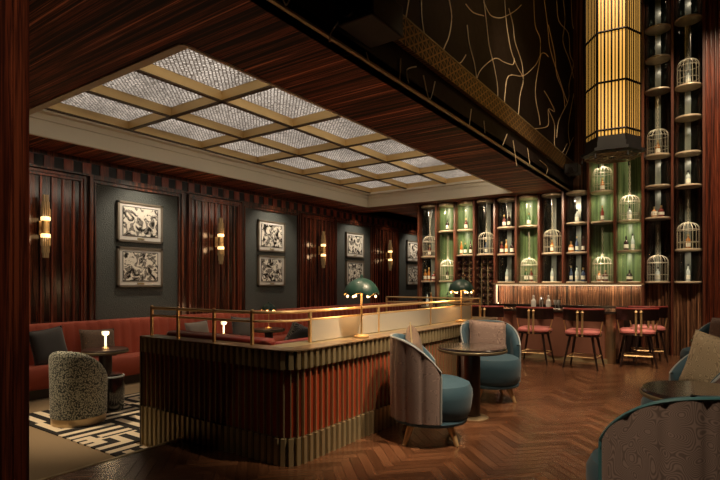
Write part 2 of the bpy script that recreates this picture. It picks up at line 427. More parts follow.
# tall dark wall over the low ceiling, pierced band, gold vein inlay
wu = struct(box(HX-.12, HX, -2, BY, CZ, 7).build('wall_upper', 'vein_wall', smooth=False))
struct(box(HX, HX+.05, -2, BY, 3.31, 3.55).build('trim_10', 'lattice', smooth=False))
struct(MB().box(HX-.02, HX+.008, -2, BY, CZ-.006, CZ+.012).box(HX, HX+.055, -2, BY, 3.545, 3.56).build('trim_11', 'bronze', smooth=False))
F_, HY_ = 507, 282.5; cy_, sy_ = math.cos(math.radians(34.8)), math.sin(math.radians(34.8))
def onwall(px, py, x=HX+.004):
    u = (px-360)/F_; rx, ry = -sy_+cy_*u, cy_+sy_*u; d = x/rx
    return (x, ry*d, 1.25-(py-HY_)*d/F_)
veins = [[(165, 0), (160, 30), (155, 60)], [(195, 0), (197, 50), (205, 95)], [(262, 0), (268, 40), (262, 85), (250, 115), (245, 132)],
 [(258, 143), (275, 152), (290, 150), (302, 132)], [(305, 60), (310, 105), (322, 150), (328, 190)], [(302, 10), (320, 30), (345, 38)],
 [(345, 0), (352, 60), (358, 110), (370, 160), (378, 210), (378, 255)], [(328, 190), (340, 165), (372, 140), (395, 150), (415, 155), (418, 140)],
 [(345, 5), (360, 35), (378, 43), (395, 40), (420, 26), (435, 12)], [(395, 0), (400, 60), (410, 120), (425, 160), (440, 190), (432, 230), (428, 280), (425, 320)],
 [(395, 262), (396, 225), (405, 182), (440, 182), (470, 155), (482, 130), (492, 128), (500, 136)], [(465, 0), (468, 60), (480, 92), (480, 130)],
 [(482, 130), (470, 200), (470, 240), (478, 280), (480, 300)], [(520, 0), (525, 50), (548, 80), (552, 130), (560, 155), (550, 200), (548, 240), (525, 290), (520, 330)],
 [(555, 0), (558, 60), (568, 90), (566, 150)], [(490, 218), (503, 240), (515, 268), (500, 262), (500, 300), (480, 308), (458, 308)],
 [(500, 60), (515, 130), (520, 180), (535, 220), (540, 260)], [(490, 0), (498, 60), (505, 120), (530, 200), (545, 245)],
 [(540, 375), (560, 330), (572, 310)], [(500, 262), (515, 300), (515, 350), (530, 370), (545, 345)], [(415, 338), (420, 370), (424, 398)], [(401, 322), (390, 350)],
 [(536, 0), (540, 50), (535, 100), (552, 150), (562, 210), (548, 300), (552, 350)], [(575, 10), (570, 60), (562, 120), (573, 180), (566, 250), (574, 270)],
 [(440, 190), (436, 150), (420, 100), (415, 60), (405, 20)], [(165, 200), (160, 168), (183, 160)], [(200, 181), (215, 240), (228, 196)], [(145, 140), (143, 195)],
 [(63, 125), (70, 150)], [(315, 262), (310, 302)], [(-25, 100), (-22, 80), (-4, 52)], [(-140, -10), (-130, 12), (-122, 0)], [(345, 290), (348, 320)], [(450, 355), (455, 395)], [(480, 385), (498, 402), (494, 420)]]
vb = MB()
for ln in veins:
    pts = [Vector(onwall(340+a/2.4, b/2.4)) for a, b in ln]; out = []
    for k in range(len(pts)-1):
        p0 = pts[max(k-1, 0)]; p1 = pts[k]; p2 = pts[k+1]; p3 = pts[min(k+2, len(pts)-1)]
        for t in (0, .25, .5, .75):
            out.append(.5*((2*p1)+(p2-p0)*t+(2*p0-5*p1+4*p2-p3)*t*t+(3*p1-3*p2+p3-p0)*t**3))
    out.append(pts[-1])
    vb.tube([tuple(p) for p in out], .0065, 5)
vo = vb.build('gold_vein_inlay', 'vein'); vo.parent = wu; vo['label'] = 'crooked gold branching lines inlaid in the black wall'
for k, (y, z) in enumerate(((3.08, 3.17), (9.75, 3.28))):
    t = empty('ceiling_speaker', (HX+.02, y, z)); tag(t, ['large black boxy projector fixed to the wall edge above the lamps', 'small black spotlight box at the far end of the pierced band'][k], 'speaker')
    s2 = 1 if k == 0 else .75
    box(0.03, .03+.3*s2, -.21*s2, .21*s2, -.10*s2, .14*s2).build('housing', 'black', t, bevel=.015)
    box(0, .05, -.06, .06, -.04, .06).build('bracket', 'black', t)
    MB().lathe([(.05, 0), (.05, .03), (.04, .03)], 16).build('lens', 'iron', t, loc=(.14, -.215*s2, -.02)).rotation_euler = (PI/2, 0, 0)
# frieze of alternating blocks, crown and dado
fr = MB(); fd = MB()
struct(MB().box(WX, WX+.05, -2, 14.5, 2.94, CZ).box(WX, WX+.06, -2, 14.5, 2.76, 2.785).build('trim_12', 'ebony_v', smooth=False))
y = -2; k = 0
while y < 14.5:
    (fr if k % 2 else fd).box(WX, WX+(.035 if k % 2 else .02), y, min(y+.125, 14.5), 2.785, 2.94); y += .125; k += 1
struct(fr.build('trim_13', 'frieze_red', smooth=False)); struct(fd.build('trim_14', 'black', smooth=False))
bay_c = [3.09, 5.96, 8.84, 11.7]; tn = 15
def frame_rect(y0, y1, z0, z1, wd, dp, m, nm):
    c = MB()
    for q0, q1, d in ((0, .45, dp), (.45, .75, dp*.55), (.75, 1, dp*.8)):
        a, b = wd*q0, wd*q1
        c.box(WX, WX+d, y0+a, y0+b, z0+a, z1-a).box(WX, WX+d, y1-b, y1-a, z0+a, z1-a)
        c.box(WX, WX+d, y0+b, y1-b, z1-b, z1-a).box(WX, WX+d, y0+b, y1-b, z0+a, z0+b)
    return struct(c.build(nm, m, smooth=False))
M['ebony_gloss'] = wood('macassar_gloss', (26, 26, .5), [(.4, (.006, .003, .002)), (.5, (.03, .01, .006)), (.56, (.10, .026, .012)), (.6, (.02, .007, .004)), (.68, (.16, .045, .02))], .16, .2)
for yc in bay_c:
    frame_rect(yc-.58, yc+.58, .3, 2.74, .07, .05, 'ebony_vr', 'trim_%d' % tn); tn += 1
    struct(box(WX, WX+.01, yc-.5, yc+.5, .35, 2.67).build('trim_%d' % tn, 'ebony_gloss', smooth=False)); tn += 1
    c = MB()
    for k in range(7):
        yy = yc-.42+.14*k; c.box(WX+.01, WX+.03, yy-.012, yy+.012, .37, 2.66)
    struct(c.build('trim_%d' % tn, 'ebony_vr', smooth=False)); tn += 1
pan = [(3.79, 5.2), (6.62, 8.14), (9.47, 10.97), (12.35, 13.87)]
for a, b in pan:
    struct(box(WX, WX+.015, a, b, .3, 2.72).build('trim_%d' % tn, 'cover', smooth=False)); tn += 1
    frame_rect(a-.07, b+.07, .25, 2.76, .09, .06, 'ebony_v', 'trim_%d' % tn); tn += 1
# picture frames
M['frame_metal'] = plain('antique_frame', (.26, .22, .17), .35, metal=.6)
places = ['in the bay nearest the dark column', 'in the bay left of the domed lamp', 'in the bay behind the near green lamp', 'in the farthest bay beside the bar display']
for k, yc in enumerate((4.5, 7.34, 10.23, 13.2)):
    for z, nm in ((2.17, 'upper'), (1.485, 'lower')):
        t = empty('picture_frame', (WX+.016, yc, z)); tag(t, '%s framed black and white print %s' % (nm, places[k]), 'picture', 'framed monochrome prints on the dark wall panels')
        W2, H2 = .375, .305; c = MB()
        for a in ((-W2, -W2+.03, -H2, H2), (W2-.03, W2, -H2, H2), (-W2, W2, -H2, -H2+.03), (-W2, W2, H2-.03, H2)): c.box(0, .045, *a)
        c.build('frame', 'frame_metal', t, smooth=False)
        if 'mat_board' not in M: M['mat_board'] = plain('mat_board', (.66, .63, .58), .7)
        box(0, .03, -W2+.03, W2-.03, -H2+.03, H2-.03).build('mat_board', 'mat_board', t, smooth=False)
        box(.028, .034, -.285, .285, -.205, .225).build('print', art(k*2+(z > 2)), t, smooth=False)
        c = MB()
        for a in ((-.293, -.285, -.213, .233), (.285, .293, -.213, .233), (-.285, .285, -.213, -.205), (-.285, .285, .225, .233)): c.box(.028, .037, *a)
        c.build('inner_slip', 'black', t, smooth=False)
        box(.03, .042, -.055, .055, -.262, -.238).build('name_plate', 'bronze', t, smooth=False)
# sconces
M['rod'] = plain('amber_crystal_rod', (.20, .135, .06), .2, coat=.4, emis=(1, .6, .25), es=.04)
M['band'] = plain('glowing_crystal', (1, .8, .5), .3, emis=(1, .62, .26), es=1.9)
def sconce(y, label):
    t = empty('wall_sconce', (WX+.03, y, 1.97)); t.scale = (1, 1, .9); tag(t, label, 'wall lamp', 'crystal rod wall sconces on the ribbed bays')
    X = .13
    box(0, .02, -.03, .03, -.1, .1).build('backplate', 'brass', t)
    MB().tube([(0, 0, .0), (X, 0, 0)], .012, 8).build('arm', 'brass', t)
    MB().lathe([(.02, -.16), (.045, -.15), (.045, .15), (.02, .16)], 16, (X, 0, 0)).build('body', 'gold', t)
    for r, a, b, n in ((.048, .15, .27, 12), (.037, .25, .37, 9), (.026, .34, .47, 6), (.048, -.27, -.15, 12), (.037, -.37, -.25, 9), (.026, -.44, -.34, 6)):
        c = MB()
        for k in range(n):
            q = 2*PI*k/n; c.tube([(X+r*math.cos(q), r*math.sin(q), a), (X+r*math.cos(q), r*math.sin(q), b)], .0105, 6)
        c.build('crystal_tier', 'rod', t)
    for z in (.125, -.125):
        MB().lathe([(.05, -.03), (.056, -.02), (.056, .02), (.05, .03)], 16, (X, 0, z)).build('glow_ring', 'band', t)
    for z in (.34, -.34): point((X+.14, 0, z*.45), .7, (1, .6, .3), .04, t)
    return t
for k, y in enumerate(bay_c):
    sconce(y, ['tiered crystal wall sconce nearest the dark column', 'tiered crystal wall sconce between the first two picture panels', 'tiered crystal wall sconce left of the near green lamp', 'tiered crystal wall sconce farthest along, just before the last pictures'][k])
# foreground column
struct(MB().box(-3.0, -2.455, .2, .99, -.15, CZ).box(-2.48, -2.44, .93, .99, 0, CZ).build('column_wood', 'ebony_vr', smooth=False))

# ------------------------------------------------------------ rug
def rug():
    x0, x1, y0, y1 = -5.95, -3.6, 2.22, 5.75; cs = .038
    nx, ny = int((x1-x0)/cs), int((y1-y0)/cs); me = bpy.data.meshes.new('geometric_rug'); v = []; f = []; mi = []
    T = 26
    def pat(i, j):
        bi, bj = i//T, (j+T//2*(i//T % 2))//T; a, b = i % T, (j+T//2*(i//T % 2)) % T
        dx, dy = a-T/2+.5, b-T/2+.5
        if (bi+bj) % 2: dx = -dx
        ring = int(max(abs(dx), abs(dy)*1.0))
        if dx > 0 and dy > 0 and ring > 4: return int(a) % 4 < 2
        if dx < 0 and dy < 0 and ring > 5: return int(b) % 4 < 2
        return ring % 4 < 2 and not (abs(dx) < 1 and dy > 0)
    for i in range(nx+1):
        for j in range(ny+1): v.append((x0+i*cs, y0+j*cs, SUNK+.012))
    for i in range(nx):
        for j in range(ny):
            if x0+(i+1)*cs > -4.12 and y0+(j+1)*cs > 2.5: continue
            a = i*(ny+1)+j; f.append((a, a+ny+1, a+ny+2, a+1)); mi.append(1 if pat(i, j) else 0)
    me.from_pydata(v, [], f); me.materials.append(plain('rug_cream', (.8, .70, .52), .95)); me.materials.append(plain('rug_black', (.012, .011, .01), .95))
    me.polygons.foreach_set('material_index', mi); me.update()
    o = bpy.data.objects.new('geometric_rug', me); C.objects.link(o)
    sm = o.modifiers.new('thickness', 'SOLIDIFY'); sm.thickness = .01; sm.offset = -1
    tag(o, 'cream rug with black maze of nested lines beside the beige carpet', 'rug')
rug()

# ------------------------------------------------------------ soft things
def pillow_mb(w, h, t, n=14):
    mb = MB()
    def f(sgn):
        def g(u, v):
            a, b = 2*u-1, 2*v-1
            k = max(0, (1-a**4))**.5*max(0, (1-b**4))**.5
            pin = 1-.07*(1-abs(a)**2)*abs(b)**3*0-.0
            x = a*w/2*(1-.07*(1-b*b)); z = b*h/2*(1-.07*(1-a*a))
            wr = 1+.04*math.sin(7*a+3*b)*(1-k)
            return (x, sgn*t/2*k*wr, z)
        return g
    mb.surf(f(1), n, n); mb.surf(f(-1), n, n)
    return mb
def pillow(loc, rot, w, h, t, m, label, piping=None, group='scatter cushions'):
    e = empty('cushion', loc); e.rotation_euler = rot; tag(e, label, 'cushion', group)
    cv = pillow_mb(w, h, t).build('cover', m, e, ang=80)
    n = 14; pts = []
    for k in range(4*n):
        s, q = divmod(k, n); q = 2*q/n-1
        a, b = [(q, -1), (1, q), (-q, 1), (-1, -q)][s]
        pts.append((a*w/2*(1-.07*(1-b*b)), 0, b*h/2*(1-.07*(1-a*a))))
    MB().tube(pts, .006, 5, closed=True).build('piping', piping or m, cv)
    return e
def velvet_sofa(name, x0, x1, ya, yb, label):
    # back along x0 (wall), seat towards x1, runs along Y
    t = empty(name, (x0, (ya+yb)/2, SUNK)); tag(t, label, 'sofa')
    L = yb-ya; D = x1-x0; h = L/2
    nch = max(2, round(L/.16)); mb = MB()
    def back(u, v):
        y = -h+L*u; ch = .02*abs(math.sin(PI*u*nch))**.6
        a = v*1.0
        prof = [(.0, .84), (.08, .87), (.15, .86), (.17, .80), (.19, .6), (.21, .34)]
        q = a*(len(prof)-1); i = min(int(q), len(prof)-2); r = q-i
        x = prof[i][0]*(1-r)+prof[i+1][0]*r; z = prof[i][1]*(1-r)+prof[i+1][1]*r
        return (x+ch*min(1, a*2), y, z)
    mb.surf(back, nch*6, 15); mb.box(0, .17, -h, h, .1, .83)
    mb.build('backrest', 'velvet_red', t, ang=60)
    pr = [(.16, .36), (D-.1, .40), (D-.03, .385), (D, .33), (D, .16), (D-.02, .12), (.16, .12)]
    s = MB(); i0 = 0
    n = 7
    for yy in (-h, h): s.v += [(x, yy, z) for x, z in pr]
    for k in range(n): s.f.append((k, (k+1) % n, n+(k+1) % n, n+k))
    s.f.append(tuple(range(n))); s.f.append(tuple(range(n, 2*n)))
    s.build('seat', 'velvet_red', t, bevel=.02)
    box(.1, D-.08, -h+.02, h-.02, 0, .13).build('plinth', 'dark_wood', t)
    return t
velvet_sofa('wall_banquette', WX+.07, WX+.75, 1.2, 13.6, 'long rust velvet channel-backed banquette along the picture wall')
pillow((-6.80, 2.98, .46), (math.radians(14), .1, math.radians(-78)), .46, .44, .16, 'charcoal', 'dark charcoal cushion nearest the wooden column on the velvet banquette')
pillow((-6.84, 3.62, .43), (math.radians(14), -.04, math.radians(-90)), .48, .38, .14, 'brownfab', 'bronze brocade cushion on the velvet banquette behind the small table')
pillow((-6.84, 5.25, .43), (math.radians(14), .05, math.radians(-90)), .44, .38, .14, 'greyfab', 'light grey cushion on the banquette, seen over the brass rail')
pillow((-6.84, 6.2, .44), (math.radians(14), -.1, math.radians(-90)), .5, .4, .14, 'charcoal', 'charcoal cushion on the banquette right of the second small lamp')

def round_table(name, loc, r, h, m_top, m_pole, label, foot=.16, pr=.04, thick=.05, edge='bronze_dk'):
    t = empty(name, loc); tag(t, label, 'table')
    MB().lathe([(r-.02, h-thick), (r, h-thick+.008), (r, h-.008), (r-.01, h)], 48).build('table_top', m_top, t)
    MB().lathe([(r+.001, h-thick*.8), (r+.006, h-thick*.7), (r+.006, h-thick*.45), (r+.001, h-thick*.35)], 48).build('edge_band', edge, t)
    MB().lathe([(pr, .02), (pr, h-thick)], 24).build('pedestal', m_pole, t)
    MB().lathe([(foot, 0), (foot, .014), (foot-.02, .022), (pr, .03)], 36).build('foot', 'brass_sat', t)
    return t
round_table('side_table', (-5.7, 3.1, SUNK+.0125), .24, .63, 'dark_wood', 'dark_wood', 'small round dark wood pedestal table beside the speckled tub chair', pr=.07)
round_table('side_table', (-5.75, 4.85, SUNK+.0125), .24, .63, 'dark_wood', 'dark_wood', 'small round dark table behind the partition carrying a small lamp', pr=.07)
round_table('side_table', (-6.1, 6.1, SUNK), .27, .63, 'dark_wood', 'dark_wood', 'small round dark table carrying the farthest green domed lamp', pr=.07)
def small_lamp(loc, label):
    t = empty('cordless_lamp', loc); tag(t, label, 'table lamp', 'small glowing cordless lamps')
    MB().lathe([(.036, 0), (.036, .012), (.03, .02), (.015, .03)], 20).build('base', 'brass', t)
    MB().lathe([(.012, .03), (.012, .155)], 16).build('stem', 'lamp_white', t)
    MB().lathe([(.014, .15), (.036, .16), (.04, .195), (.035, .2)], 24).build('lamp_shade', 'lamp_white', t)
    point((0.1, 0, .15), 1.6, (1, .7, .4), .04, t)
small_lamp((-5.7, 3.1, SUNK+.642), 'small glowing T-shaped lamp on the table by the speckled tub chair')
small_lamp((-5.75, 4.85, SUNK+.642), 'small glowing T-shaped lamp seen between the brass rail posts')

# ------------------------------------------------------------ tub chairs
def tub(loc, rz, m, label):
    t = empty('tub_chair', loc, rz); t.scale = (.92, .92, .95); tag(t, label, 'armchair')
    a1 = math.radians(126)
    def top(th): q = min(1, max(0, (abs(th)-.15)/2.05)); q = q*q; return .76-.36*q
    mb = MB()
    def f(u, v):
        th = -a1+2*a1*u; H = top(th)
        # closed cross section loop: outer bottom->outer top->inner top->inner bottom
        q = v*4
        if q < 1.5: z = .08+(H-.10)*(q/1.5); r = .27+.015*(z/.7)
        elif q < 2.2:
            s = (q-1.5)/.7; z = H-.02+.03*math.sin(PI*s); r = .285-.06*s
        elif q < 3.6: s = (q-2.2)/1.4; z = H-.02-(H-.1)*s; r = .225-.01*math.sin(PI*s)
        else: s = (q-3.6)/.4; z = .08; r = .22+.05*s
        return (r*math.sin(th), -r*math.cos(th), z)
    mb.surf(f, 40, 28, cv=True)
    for th in (-a1, a1):
        pts = [f(0 if th < 0 else 1, k/28) for k in range(28)]; i = len(mb.v); mb.v += pts; mb.f.append(tuple(range(i, i+28)))
    mb.build('shell', m, t, ang=50)
    MB().lathe([(.0, .1), (.22, .1), (.23, .2), (.225, .36), (.21, .41), (.15, .43), (0, .435)], 36).build('seat', m, t)
    MB().lathe([(.25, 0), (.265, .005), (.265, .075), (.25, .08)], 40).build('plinth', 'brass_sat', t)
    return t
tub((-5.2, 2.56, SUNK+.012), math.radians(30), 'tubfab', 'speckled grey-green tub chair with brass plinth on the maze rug')
tub((-4.9, 5.6, SUNK+.012), math.radians(60), 'charcoal', 'charcoal tub chair behind the partition holding a silver cushion')
pillow((-4.93, 5.58, .46), (math.radians(16), .4, math.radians(60)), .42, .34, .14, 'silverfab', 'silver brocade cushion leaning behind the brass rail', 'rim')
t = empty('pouf', (-5.37, 2.97, SUNK+.012)); t.scale = (.8, .8, .95); tag(t, 'dark leather pouf between the speckled tub chair and its table', 'stool')
MB().lathe([(.15, 0), (.17, .02), (.185, .2), (.18, .38), (.16, .42), (0, .43)], 30).build('body', 'table_black', t)
MB().lathe([(.183, .385), (.186, .395), (.178, .405)], 30).build('piping', 'rim', t)

# swivel chairs
def swivel(loc, az, label, group='mauve and teal swivel chairs', rim='rim'):
    t = empty('swivel_chair', loc, az-PI/2); t.scale = (.92, .92, 1); tag(t, label, 'armchair', group)
    a1 = math.radians(103); nch = 8
    def top(th): q = min(1, max(0, (abs(th)-.3)/1.5)); q = q**2.6; return .815-.24*q
    def R(th, z): return .33+.012*math.sin(PI*min(1, z/.8))+.02*max(0, z-.3)
    def outer(u, v):
        th = -a1+2*a1*u; z = .19+(top(th)-.19)*v
        g = abs(math.sin(PI*u*nch))**.35
        r = R(th, z)-.013+.013*g
        return (r*math.sin(th), -r*math.cos(th), z)
    def inner(u, v):
        th = -a1+2*a1*u; z = .25+(top(th)-.25)*v; g = abs(math.sin(PI*u*nch))**.5
        r = R(th, z)-.075-.01*g+.025*max(0, v-.85)/.15
        return (r*math.sin(th), -r*math.cos(th), z)
    MB().surf(outer, nch*8, 12).build('back_shell', 'mauve', t, ang=70)
    mb = MB().surf(inner, nch*8, 12)
    mb.surf(lambda u, v: tuple(Vector(outer(u, 1)).lerp(Vector(inner(u, 1)), v)+Vector((0, 0, .012*math.sin(PI*v)))), nch*8, 4)
    for uu in (0, 1):
        mb.surf(lambda u, v: tuple(Vector(outer(uu, .1+.9*v)).lerp(Vector(inner(uu, v)), u)), 3, 12)
    mb.surf(lambda u, v: tuple(Vector(outer(u, 0)).lerp(Vector(inner(u, 0)), v)), nch*8, 2)
    mb.build('backrest', 'teal', t, ang=70)
    def edge(u, v):
        th = -a1+2*a1*u; z = .19+(top(th)-.19)*v; r = R(th, z)-.007; return (r*math.sin(th), -r*math.cos(th), z+.004)
    pts = [edge(0, v/10) for v in range(0, 10)]+[edge(u/64, 1) for u in range(65)]+[edge(1, 1-v/10) for v in range(1, 11)]
    MB().tube(pts, .009, 6).build('piping', rim, t)
    MB().lathe([(0, .2), (.29, .2), (.31, .23), (.322, .30), (.33, .36), (.328, .41), (.305, .455), (.25, .478), (0, .49)], 48, (0, .045, 0)).build('seat', 'teal', t)
    MB().lathe([(.313, .375), (.329, .383), (.313, .391)], 48, (0, .045, 0)).build('seat_piping', 'teal', t)
    MB().lathe([(.26, .155), (.315, .16), (.322, .18), (.315, .2), (.2, .2)], 48, (0, .01, 0)).build('base_ring', 'teal', t)
    for k in range(4):
        q = PI/4+k*PI/2
        MB().tube([(.22*math.cos(q), .22*math.sin(q), .16), (.31*math.cos(q), .31*math.sin(q), 0)], [.034, .017], 8).build('leg', 'brass', t)
    return t
A45 = math.radians
swivel((-1.87, 3.66, 0), A45(31), 'mauve channel-backed swivel chair with teal seat, back towards us by the partition')
pillow((-1.97, 3.62, .67), (A45(12), .35, A45(31-90)), .42, .38, .13, 'brownfab', 'bronze cushion in the swivel chair nearest the partition corner', 'bronze')
round_table('lounge_table', (-1.82, 4.43, 0), .31, .66, 'table_black', 'dark_wood', 'round glossy table between the two teal chairs by the partition', foot=.15, pr=.075)
swivel((-1.96, 5.27, 0), A45(-52), 'teal swivel chair with mauve back facing us behind the partition-side table')
pillow((-2.02, 5.36, .66), (A45(14), -.08, A45(-52-90)), .42, .34, .13, 'pinkfab', 'mauve brocade cushion in the teal chair beyond the round table')
swivel((-.15, 2.55, 0), A45(142), 'mauve swirl-patterned chair back in the near right corner', rim='rim_teal')
pillow((.03, 2.46, .62), (A45(14), .1, A45(142-90)), .46, .38, .13, 'goldfab', 'dark-edged gold cushion in the nearest right-hand chair', 'black')
round_table('lounge_table', (-.03, 3.33, 0), .31, .66, 'table_black', 'dark_wood', 'glossy black round table at the right edge, nearest of the right-hand group', foot=.15, pr=.075)
swivel((-.08, 4.15, 0), A45(-158), 'teal velvet chair facing the glossy black table at right')
pillow((.03, 4.2, .68), (A45(14), -.15, A45(-130-90)), .48, .4, .14, 'goldfab', 'gold brocade cushion in the teal chair behind the glossy black table')
swivel((.08, 5.1, 0), A45(132), 'mauve chair with its back to the gold cushion chair, right edge')
round_table('lounge_table', (.12, 6.3, 0), .31, .66, 'table_black', 'dark_wood', 'small dark round table in front of the farthest teal chair', foot=.15, pr=.075)
swivel((.02, 7.2, 0), A45(-150), 'farthest teal chair at the right edge against the wood wall')
pillow((.12, 7.27, .66), (A45(14), .1, A45(-140-90)), .46, .38, .14, 'pinkfab', 'mauve cushion in the farthest chair at the right edge')

# ------------------------------------------------------------ partition
PX, PY, RX0, RY1, RC = -2.32, 2.53, -4.05, 6.55, .13
def path(off=0, step=.035):
    pts = []; r = RC+off
    n = int((PX-RC-RX0)/step)
    for k in range(n+1): pts.append((RX0+(PX-RC-RX0)*k/n, PY-off))
    m = 4
    for k in range(1, m+1):
        a = -PI/2+PI/2*k/m; pts.append((PX-RC+r*math.cos(a), PY+RC+r*math.sin(a)))
    n = int((RY1-RC-PY-RC)/step)
    for k in range(1, n+1): pts.append((PX+off, PY+RC+(RY1-2*RC-PY)*k/n))
    for k in range(1, m+1):
        a = PI/2*k/m; pts.append((PX-RC+r*math.cos(a), RY1-RC+r*math.sin(a)))
    n = int((PX-RC-RX0)/step)
    for k in range(1, n+1): pts.append((PX-RC-(PX-RC-RX0)*k/n, RY1+off))
    return pts
def strip(off0, off1, z0, z1, step=.07):
    a, b = path(off0, step), path(off1, step); mb = MB(); n = len(a)
    i = 0
    mb.v += [(*p, z0) for p in a]+[(*p, z1) for p in a]+[(*p, z0) for p in b]+[(*p, z1) for p in b]
    for k in range(n-1):
        mb.f += [(k, k+1, n+k+1, n+k), (2*n+k, 3*n+k, 3*n+k+1, 2*n+k+1), (n+k, n+k+1, 3*n+k+1, 3*n+k), (k, 2*n+k, 2*n+k+1, k+1)]
    mb.f += [(0, n, 3*n, 2*n), (n-1, 3*n-1, 4*n-1, 2*n-1)]
    return mb
pt = empty('booth_partition', (0, 0, 0)); tag(pt, 'low U-shaped booth partition of ribbed bronze and red wood with brass rail', 'partition')
strip(-.02, -.13, SUNK, .781).build('core', 'part_red', pt)
MB().box(PX-.34, PX-.1, PY+.12, RY1-.12, .770, .789).build('counter_shelf', 'bronze', pt)
strip(.026, -.14, .781, .79).build('countertop', M.setdefault('counter_wood', wood('counter_wood', (14, 14, 30), [(.3, (.14, .09, .05)), (.7, (.30, .21, .12))], .3, .4)), pt)
def fins(off, z0, z1, wid, dep, every=1):
    a, b = path(off, .064), path(off+dep, .064); mb = MB()
    for k in range(0, len(a)-1, every):
        p, q = Vector(a[k]), Vector(a[k+1]); P, Q = Vector(b[k]), Vector(b[k+1]); d = (q-p).normalized()*wid/2; D = (Q-P).normalized()*wid/2*.75
        c1 = [(p-d), (p+d), (P+D), (P-D)]; i = len(mb.v)
        mb.v += [(*v, z0) for v in c1]+[(*v, z1) for v in c1]
        mb.f += [(i+3, i+2, i+1, i), (i+4, i+5, i+6, i+7)]+[(i+j, i+(j+1) % 4, i+4+(j+1) % 4, i+4+j) for j in range(4)]
    return mb
strip(.0, -.03, .655, .781).build('top_band', 'bronze_dk', pt)
strip(.0, -.03, SUNK, .185).build('bottom_band', 'bronze_dk', pt)
fins(0, .655, .781, .040, .016).build('top_ribs', 'bronze', pt, smooth=False)
fins(0, SUNK, .185, .040, .016).build('bottom_ribs', 'bronze', pt, smooth=False)
fins(-.02, .185, .655, .009, .022).build('fins', 'bronze', pt, smooth=False)
box(RX0-.012, RX0, PY-.02, PY+.14, SUNK, .79).build('end_cap', 'bronze_dk', pt)
box(RX0-.012, RX0, RY1-.14, RY1+.02, SUNK, .79).build('end_cap', 'bronze_dk', pt)
# rail on the left arm and round the corner, then glass run
def post(x, y, z1, m='brass', w=.022): return box(x-w/2, x+w/2, y-w/2, y+w/2, .79, z1).build('rail_post', m, pt, bevel=.003)
fy = PY+.05
left = [(-3.99, fy), (-3.62, fy), (-3.17, fy), (-2.78, fy+.03)]
for x, y in left: post(x, y, 1.035); MB().lathe([(.014, 0), (.014, .012), (.006, .02)], 10).build('finial', 'brass', pt, loc=(x, y, 1.033))
gxp = -2.54
curve = [(-3.99, fy), (-3.17, fy), (-2.9, fy+.01)]+[(gxp-.32+.32*math.cos(a), fy+.34+.32*math.sin(a)) for a in [(-80+16*k)/180*PI for k in range(6)]]
curve2 = curve+[(gxp, 6.2)]
for z, r in ((1.03, .0125), (.965, .009)):
    MB().tube([(x, y, z) for x, y in curve2], r, 8).build('rail', 'brass', pt)
ys = [2.98, 3.95, 5.0, 6.15]
for y in ys: post(gxp, y, 1.035)
for a, b in zip(ys[:-1], ys[1:]): box(gxp-.006, gxp+.006, a+.012, b-.012, .795, .958).build('frosted_panel', 'frost', pt, smooth=False)
for z in (1.035, .965): MB().tube([(-4.0, RY1-.1, z), (gxp, RY1-.1, z)], .011, 8).build('rail', 'brass', pt)
for x in (-4.0, -3.25, gxp): post(x, RY1-.1, 1.035)
# booth seating inside the U
bt = empty('booth_sofa', (0, 0, 0)); tag(bt, 'rust leather sofa lining the inside of the booth partition', 'sofa')
MB().box(RX0+.1, PX-.42, PY+.15, PY+.30, 0, .825).box(PX-.50, PX-.36, PY+.30, RY1-.2, -.1, .79).build('backrest', 'leather_red', bt, bevel=.03)
MB().box(RX0+.1, PX-.6, PY+.30, PY+.85, SUNK, .27).box(PX-1.0, PX-.5, PY+.85, RY1-.2, SUNK, .27).build('seat', 'velvet_red', bt, bevel=.03)

# domed lamps
def dome_lamp(loc, label, s=1):
    t = empty('domed_lamp', loc); t.scale = (s, s, s); tag(t, label, 'table lamp', 'green scalloped dome lamps')
    MB().lathe([(.062, 0), (.066, .005), (.066, .016), (.05, .024), (.012, .03)], 32).build('base', 'brass', t)
    MB().lathe([(.0085, .02), (.0085, .40)], 16).build('pole', 'brass', t)
    def dome(rr, sign=1):
        n, m = 60, 14; mb = MB()
        def f(u, v):
            a = 2*PI*u; q = v*PI/2
            sc_ = 1-.06*(1-abs(math.sin(3*a)))*v
            low = -.03*abs(math.cos(3*a))*v**5
            return (rr*math.sin(q)*sc_*math.cos(a), rr*math.sin(q)*sc_*math.sin(a), .345+rr*1.0*math.cos(q)*1.02-.0+low*-1)
        return mb.surf(f, n, m, cu=True)
    dome(.15).build('lamp_shade', 'green_shade', t, ang=60)
    dome(.146).build('shade_lining', 'gold', t, ang=60)
    MB().lathe([(.012, 0), (.012, .02), (.005, .03)], 12, (0, 0, .499)).build('finial', 'green_shade', t)
    for k in range(6):
        a = PI/6+k*PI/3; MB().lathe([(0, -.011), (.006, -.008), (.009, 0), (.006, .008), (0, .011)], 10).build('bulb', 'bulb', t, loc=(.118*math.cos(a), .118*math.sin(a), .345))
    MB().tube([(.118*math.cos(PI/6+k*PI/3), .118*math.sin(PI/6+k*PI/3), .372) for k in range(6)], .004, 5, closed=True).build('bulb_ring', 'brass', t)
    point((0, 0, .34), 4.5, (1, .62, .3), .05, t)
    return t
dome_lamp((-2.41, 3.49, .79), 'green domed brass lamp on the counter, nearer of two')
dome_lamp((-2.41, 5.54, .79), 'green domed brass lamp near the far end of the counter')
dome_lamp((-6.1, 6.1, SUNK+.63), 'green domed lamp half hidden behind the partition rail', .85)

